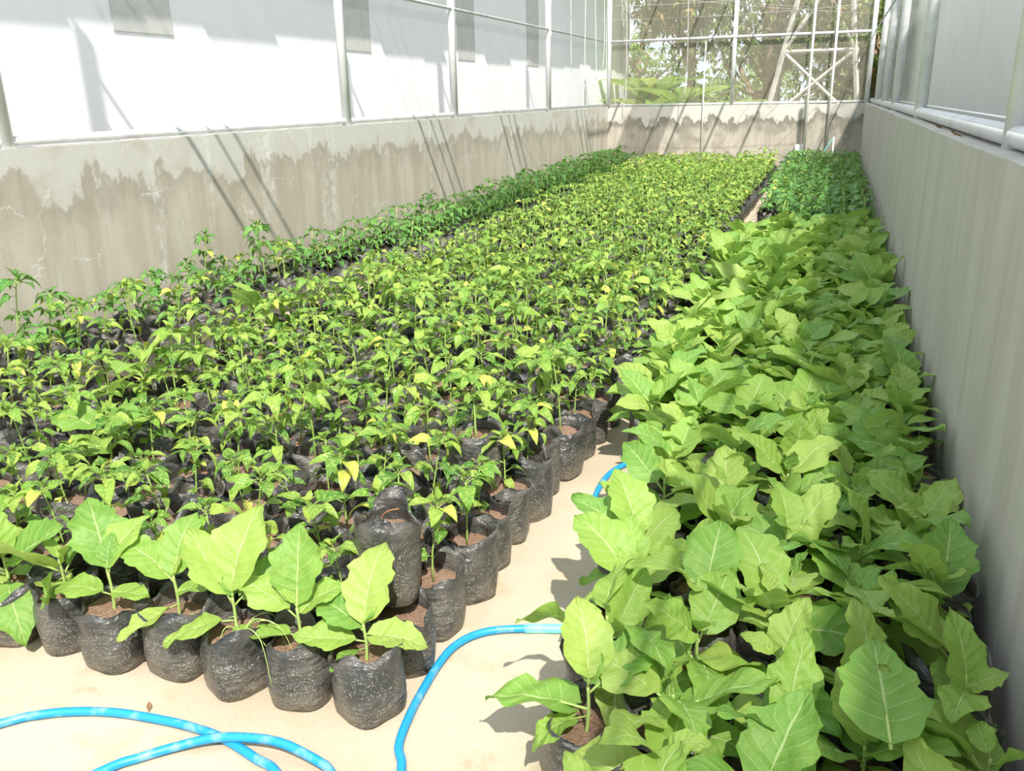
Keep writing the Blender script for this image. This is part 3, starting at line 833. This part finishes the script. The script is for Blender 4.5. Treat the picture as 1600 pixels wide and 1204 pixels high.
for j in range(44):
    y = 8.78 + 0.20 * j
    for k in range(6 if y > 10 else 5):
        x = 0.372 - 0.197 * k + RND.gauss(0, 0.010)
        pm = RND.choice(proto); o = bpy.data.objects.new('potted_seedling', pm); COL.objects.link(o)
        o.location = (x, y + RND.gauss(0, 0.01), 0); o.rotation_euler[2] = turn(pm, 1.0, x)
        tag(o, 'shade-tinted green seedling behind the eggplants, %s row back, %s from the grey wall' % (nth(j + 1), nth(k + 1)), 'seedling', 'dark seedlings at the far end of the right bed')

if HOLE_PLANT:
    o = link('leaf', HOLED, HOLE_PLANT); o['label'] = 'broad leaf with a torn hole near its middle'
    o.matrix_local = rotm(0.12, 0.28, 0.0, (0.02, 0.0, 0.375)) @ Matrix.Scale(1.3, 4)
# ------------------------------------------------------------------ hoses
HR = 0.0115
def hose(P, label, name='garden_hose'):
    P3 = [(a[0], a[1], HR + (a[2] if len(a) > 2 else 0.001)) for a in P]
    o = tube(MB(), smooth_path(P3, 8), HR, 12).build(name, M['hose'])
    return tag(o, label, 'hose')
hose([(-2.3, 0.62), (-2.12, 0.95), (-1.87, 1.23), (-1.80, 1.29), (-1.72, 1.33), (-1.62, 1.36), (-1.50, 1.375), (-1.39, 1.38), (-1.28, 1.37), (-1.17, 1.34), (-1.10, 1.32), (-1.0, 1.24), (-0.90, 1.08), (-0.88, 0.8), (-0.95, 0.5)],
     'dusty blue garden hose arching in from the lower left corner of the floor')
hose([(-1.75, 0.55), (-1.62, 0.95), (-1.49, 1.19), (-1.44, 1.25), (-1.37, 1.31, 0.006), (-1.29, 1.352, 0.018), (-1.19, 1.375, 0.025), (-1.11, 1.38, 0.025), (-1.01, 1.37, 0.01), (-0.97, 1.355, 0.004), (-0.85, 1.26), (-0.76, 1.0), (-0.75, 0.6)],
     'pale blue garden hose crossing over the other one in front of the bags')
hc = [(-0.72, 0.9), (-0.77, 1.25), (-0.82, 1.42), (-0.862, 1.49), (-0.885, 1.6), (-0.895, 1.7), (-0.90, 1.80), (-0.893, 1.89), (-0.86, 1.96), (-0.80, 2.01), (-0.70, 2.05), (-0.58, 2.09), (-0.53, 2.15), (-0.515, 2.28), (-0.53, 2.43), (-0.59, 2.52), (-0.70, 2.68), (-0.75, 2.95), (-0.75, 3.17), (-0.70, 3.31), (-0.62, 3.39), (-0.56, 3.5)]
h3 = hose(hc, 'bright blue garden hose with a teal sleeve curving through the aisle')
PP = smooth_path([(a[0], a[1], HR + 0.001) for a in hc], 8)
def sleeve(i0, i1):
    tube(MB(), PP[i0:i1], HR + 0.0028, 12).build('hose_sleeve', M['teal'], h3)
sleeve(78, 97); sleeve(112, 126)

# ------------------------------------------------------------------ pipes, box, strings and wires at the far end
pipe('water_pipe', [(-0.50, YF - 0.05, 4.0), (-0.50, YF - 0.05, 2.0), (-0.50, YF - 0.05, 0.45)], 0.021, M['pvc'], 'white plastic riser pipe on the far wall ending in a box', 'pipe', seg=12)
mb = MB(); box(mb, -0.66, -0.51, YF - 0.12, YF - 0.005, 0.44, 0.56)
tag(mb.build('junction_box', M['pvc'], smooth=False), 'small white plastic box at the foot of the riser pipe', 'box')
pipe('water_pipe', [(-0.10, YF - 0.05, 4.0), (-0.10, YF - 0.05, 2.0), (-0.10, YF - 0.05, 0.5)], 0.021, M['pvc'], 'white plastic riser pipe nearest the far right corner', 'pipe', seg=12)
pipe('water_pipe', [(-2.44, YF - 0.03, 2.45), (-2.44, YF - 0.03, 1.5), (-2.44, YF - 0.03, 0.3)], 0.013, M['pvc'], 'thin white pipe dropping behind the middle bed from the upper rail', 'pipe', seg=10)
o = pipe('tap_riser', [(0.02, 17.2, 0), (0.02, 17.2, 0.35), (0.02, 17.2, 0.72)], 0.016, M['pvc'], 'short white riser with teal hose among the far seedlings', 'riser', seg=10)
tube(MB(), smooth_path([(0.02, 17.2, 0.68), (-0.03, 17.17, 0.64), (-0.10, 17.14, 0.52), (-0.14, 17.12, 0.42)], 5), 0.012, 8).build('hose_end', M['teal'], o)
pipe('drain_pipe', [(-1.0, 17.45, 0.018), (-0.72, 17.62, 0.08), (-0.45, 17.785, 0.16)], 0.018, M['pvc'], 'white pipe lying low against the foot of the far wall', 'pipe', seg=10)

rs = random.Random(5)
strs = [(-4.30, 14.9, 1.9), (-4.25, 15.6, 1.55), (-4.22, 16.3, 1.8), (-4.2, 16.8, 1.95), (-4.24, 17.2, 1.5), (-4.1, 13.2, 2.35), (-3.95, 17.6, 1.35), (-2.75, 17.5, 1.45)]
places = ['fourth post of the left wall', 'gap after the fourth left post', 'far end of the left net', 'last bay of the left net', 'far left corner', 'third bay of the left net', 'left pane of the far net', 'thin pipe on the far net']
for (x, y, z0), pl in zip(strs, places):
    P = [(x, y, 4.1), (x + rs.uniform(-0.02, 0.02), y, 3.2), (x + rs.uniform(-0.02, 0.02), y, (3 + z0) / 2), (x + rs.uniform(-0.02, 0.02), y, z0)]
    pipe('twine', smooth_path(P, 4), 0.0055, M['twine'], 'white twine hanging loose near the ' + pl, 'string', 'loose twines', seg=6)
wi = [((-4.25, 9.5, 3.05), (-0.5, 17.6, 2.95), 0.12, 'lowest'), ((-4.25, 12, 3.35), (0.4, 17.5, 3.0), 0.10, 'second'), ((-4.2, 11, 2.95), (0.45, 17.0, 2.75), 0.06, 'third'), ((-4.2, 16.2, 2.8), (0.4, 16.2, 2.85), 0.05, 'level'), ((-4.2, 17.0, 3.1), (0.4, 17.0, 3.15), 0.05, 'highest level')]
for a, b, sag, pl in wi:
    a, b = np.array(a), np.array(b); P = []
    for i in range(17):
        t_ = i / 16; p = a + (b - a) * t_; p[2] -= sag * 4 * t_ * (1 - t_); P.append(p)
    pipe('support_wire', P, 0.0035, M['wire'], '%s sagging support wire strung under the roof at the far end' % pl, 'wire', 'support wires', seg=6)

# ------------------------------------------------------------------ small litter
def litter(x, y, s, rz, label, z=0.0):
    rng = np.random.default_rng(int(abs(x) * 1000)); mb = MB()
    leaf(mb, s, s * 0.5, 5, 7, rng, -0.5, 0.6, 0.1, 0.08, 0, rotm(rz, 0.1, 0.2, (x, y, z + 0.002)), pet=s * 0.4, peta=0.2, petr=0.0012, petmat=0)
    tag(mb.build('fallen_leaf', M['litter']), label, 'leaf')
litter(-1.545, 1.40, 0.022, 0.7, 'curled dry brown leaf on the floor before the front row')
litter(0.54, 4.35, 0.05, 1.2, 'dry brown leaf on the right wall top beside the thick post', H + 0.006)
litter(0.55, 5.3, 0.04, 2.2, 'smaller dry leaf further along the right wall top', H + 0.006)

# ------------------------------------------------------------------ outside the far net: trees, bananas, tower
def tree(name, x, y, h, cr, seed, label, nleaf=2600, rust=0.12, zc=None, trunk=0.16, spread=(1, 1, 0.8), L=0.22, leafm='tree'):
    rng = np.random.default_rng(seed)
    root = link(name, None); root.location = (x, y, -0.1); tag(root, label, 'tree')
    zc = zc or h * 0.72
    tr = MB()
    tube(tr, smooth_path([(0, 0, 0), (rng.normal(0, .1), rng.normal(0, .1), h * 0.3), (rng.normal(0, .2), rng.normal(0, .2), h * 0.6), (rng.normal(0, .3), 0, h * 0.9)], 5), np.linspace(trunk, trunk * 0.4, 16), 10)
    cen = []
    nb = 22
    for i in range(nb):
        d = rng.normal(0, 1, 3); d /= np.linalg.norm(d); rr = cr * rng.uniform(0.45, 1.0)
        p = np.array([d[0] * rr * spread[0], d[1] * rr * spread[1], zc + d[2] * rr * spread[2]])
        cen.append(p)
        s = np.array([0, 0, max(h * 0.25, p[2] - rr * 0.8)])
        mid = (s + p) / 2 + rng.normal(0, 0.15, 3)
        tube(tr, smooth_path([s, mid, p], 4), np.linspace(trunk * 0.4, 0.02, 9), 6)
    tr.build('trunk', M['bark'], root)
    fo = MB()
    for i in range(nleaf // 7):
        c = cen[int(rng.integers(nb))] + rng.normal(0, cr * 0.20, 3)
        isr = rng.random() < rust
        for q in range(7):
            leaf(fo, L * rng.uniform(0.7, 1.2), L * 0.28, 3, 4, rng, rng.uniform(0.2, 0.9), 0.2, 0.0, 0.0, 1 if isr else 0, rotm(rng.uniform(0, 6.28), rng.uniform(-1.0, 0.6), rng.normal(0, .4), c), base=0.9)
    fo.build('foliage', [M[leafm], M['rust']], root)
tree('mango_tree', -3.6, 23.5, 5.8, 1.7, 1, 'mango tree with rusty young leaves behind the left of the far net', 5200, 0.24, 4.3, 0.13)
tree('mango_tree', -1.6, 24.0, 6.0, 2.0, 2, 'dark dense tree behind the middle post of the far net', 6500, 0.04, 3.4, 0.28)
tree('mango_tree', 0.6, 25.0, 6.5, 2.3, 3, 'dark tree rising behind the steel tower', 7000, 0.06, 3.2, 0.26)
# tree('mango_tree', 3.4, 25.0, 6.5, 2.2, 4, 'dark tree right of the steel tower', 5000, 0.02, 3.2, 0.26)
tree('leafy_bush', -5.6, 27.0, 4.6, 1.7, 5, 'pale green bushy tree far behind the banana plants', 2400, 0.0, 2.3, 0.12, leafm='banana')
tree('leafy_bush', -2.4, 29.0, 4.2, 2.0, 6, 'pale green bush in the gap between the mango trees', 2400, 0.0, 1.8, 0.12, leafm='banana')
tree('leafy_bush', 1.2, 28.5, 3.6, 2.2, 7, 'low green bush seen through the legs of the tower', 3000, 0.02, 1.7, 0.12)
tree('shade_tree', 2.9, 10.6, 7.6, 1.7, 9, 'tree outside the right net whose shade falls on the far seedlings', 3000, 0.0, 6.1, 0.14, spread=(0.8, 1.7, 0.6))

tree('leafy_hedge', -1.0, 32.0, 3.0, 2.0, 12, 'dark hedge closing the view beyond the far net', 6000, 0.0, 1.6, 0.10, spread=(3.6, 0.8, 0.9), L=0.30)
def banana(x, y, s, seed, label):
    rng = np.random.default_rng(seed)
    root = link('banana_plant', None); root.location = (x, y, -0.1); tag(root, label, 'banana plant')
    mb = MB(); tube(mb, [(0, 0, 0), (0.02, 0, 0.6 * s), (0, 0, 1.1 * s)], [0.10, 0.085, 0.05], 10); mb.build('stem', M['grass'], root)
    az = rng.uniform(0, 6.28)
    for i in range(9):
        az += 2.4
        mb = MB(); nu, nv = 9, 22
        leaf(mb, 1.25 * s, 0.34 * s, nu, nv, rng, 0.0, 0.35, 0.10, 0.02, 0, None, nlobe=9, base=0.9)
        (v,), _, _, _ = mb.arrays()
        t_ = v[:, 1] / (1.25 * s); el = 1.25 - 1.5 * t_ * rng.uniform(0.7, 1.15)
        yy = v[:, 1] * np.cos(el * 0.8); zz = v[:, 2] * 0.6 + np.sin(1.1) * v[:, 1] - 0.62 * s * t_ ** 2.2
        mb.v = [np.stack([v[:, 0], yy, zz], -1).astype(np.float32)]
        o = mb.build('leaf', M['banana'], root); o.rotation_euler[2] = az; o.location = (0, 0, 1.0 * s)
banana(-3.9, 20.3, 1.0, 1, 'banana plant close behind the far left corner')
banana(-3.3, 20.6, 1.15, 2, 'banana plant with drooping leaves behind the left pane of the far net')
banana(-4.3, 21.8, 1.3, 3, 'banana plant further off at the left of the far net')
banana(-2.5, 20.9, 0.95, 4, 'short banana plant beside the tower foot')

# lattice tower: four angle legs, rings and braces
root = link('steel_tower', None); root.location = (-0.55, 22.0, -0.1); tag(root, 'pale steel lattice tower standing behind the far net', 'tower')
def bar(a, b, wd, name):
    a, b = np.array(a, float), np.array(b, float); mb = MB()
    tube(mb, [a, (a + b) / 2, b], wd, 4); mb.build(name, M['tower'], root, False)
def leg(sx, sy, z): return (sx * (1.20 - 0.165 * z) - 0.02 + 0.035 * z, sy * (1.0 - 0.16 * z) + 1.0, z)
for sx in (-1, 1):
    for sy in (-1, 1): bar(leg(sx, sy, 0), leg(sx, sy, 5.2), 0.058, 'leg')
for z in (2.50, 4.6):
    c = [leg(-1, -1, z), leg(1, -1, z), leg(1, 1, z), leg(-1, 1, z)]
    for i in range(4): bar(c[i], c[(i + 1) % 4], 0.048, 'crossbar')
for z0_, z1_ in ((0.9, 2.5), (2.5, 4.6)):
    for sy in (-1, 1):
        bar(leg(-1, sy, z0_), leg(1, sy, z1_), 0.042, 'brace'); bar(leg(1, sy, z0_), leg(-1, sy, z1_), 0.042, 'brace')
    for sx in (-1, 1): bar(leg(sx, -1, z0_), leg(sx, 1, z1_), 0.035, 'brace')
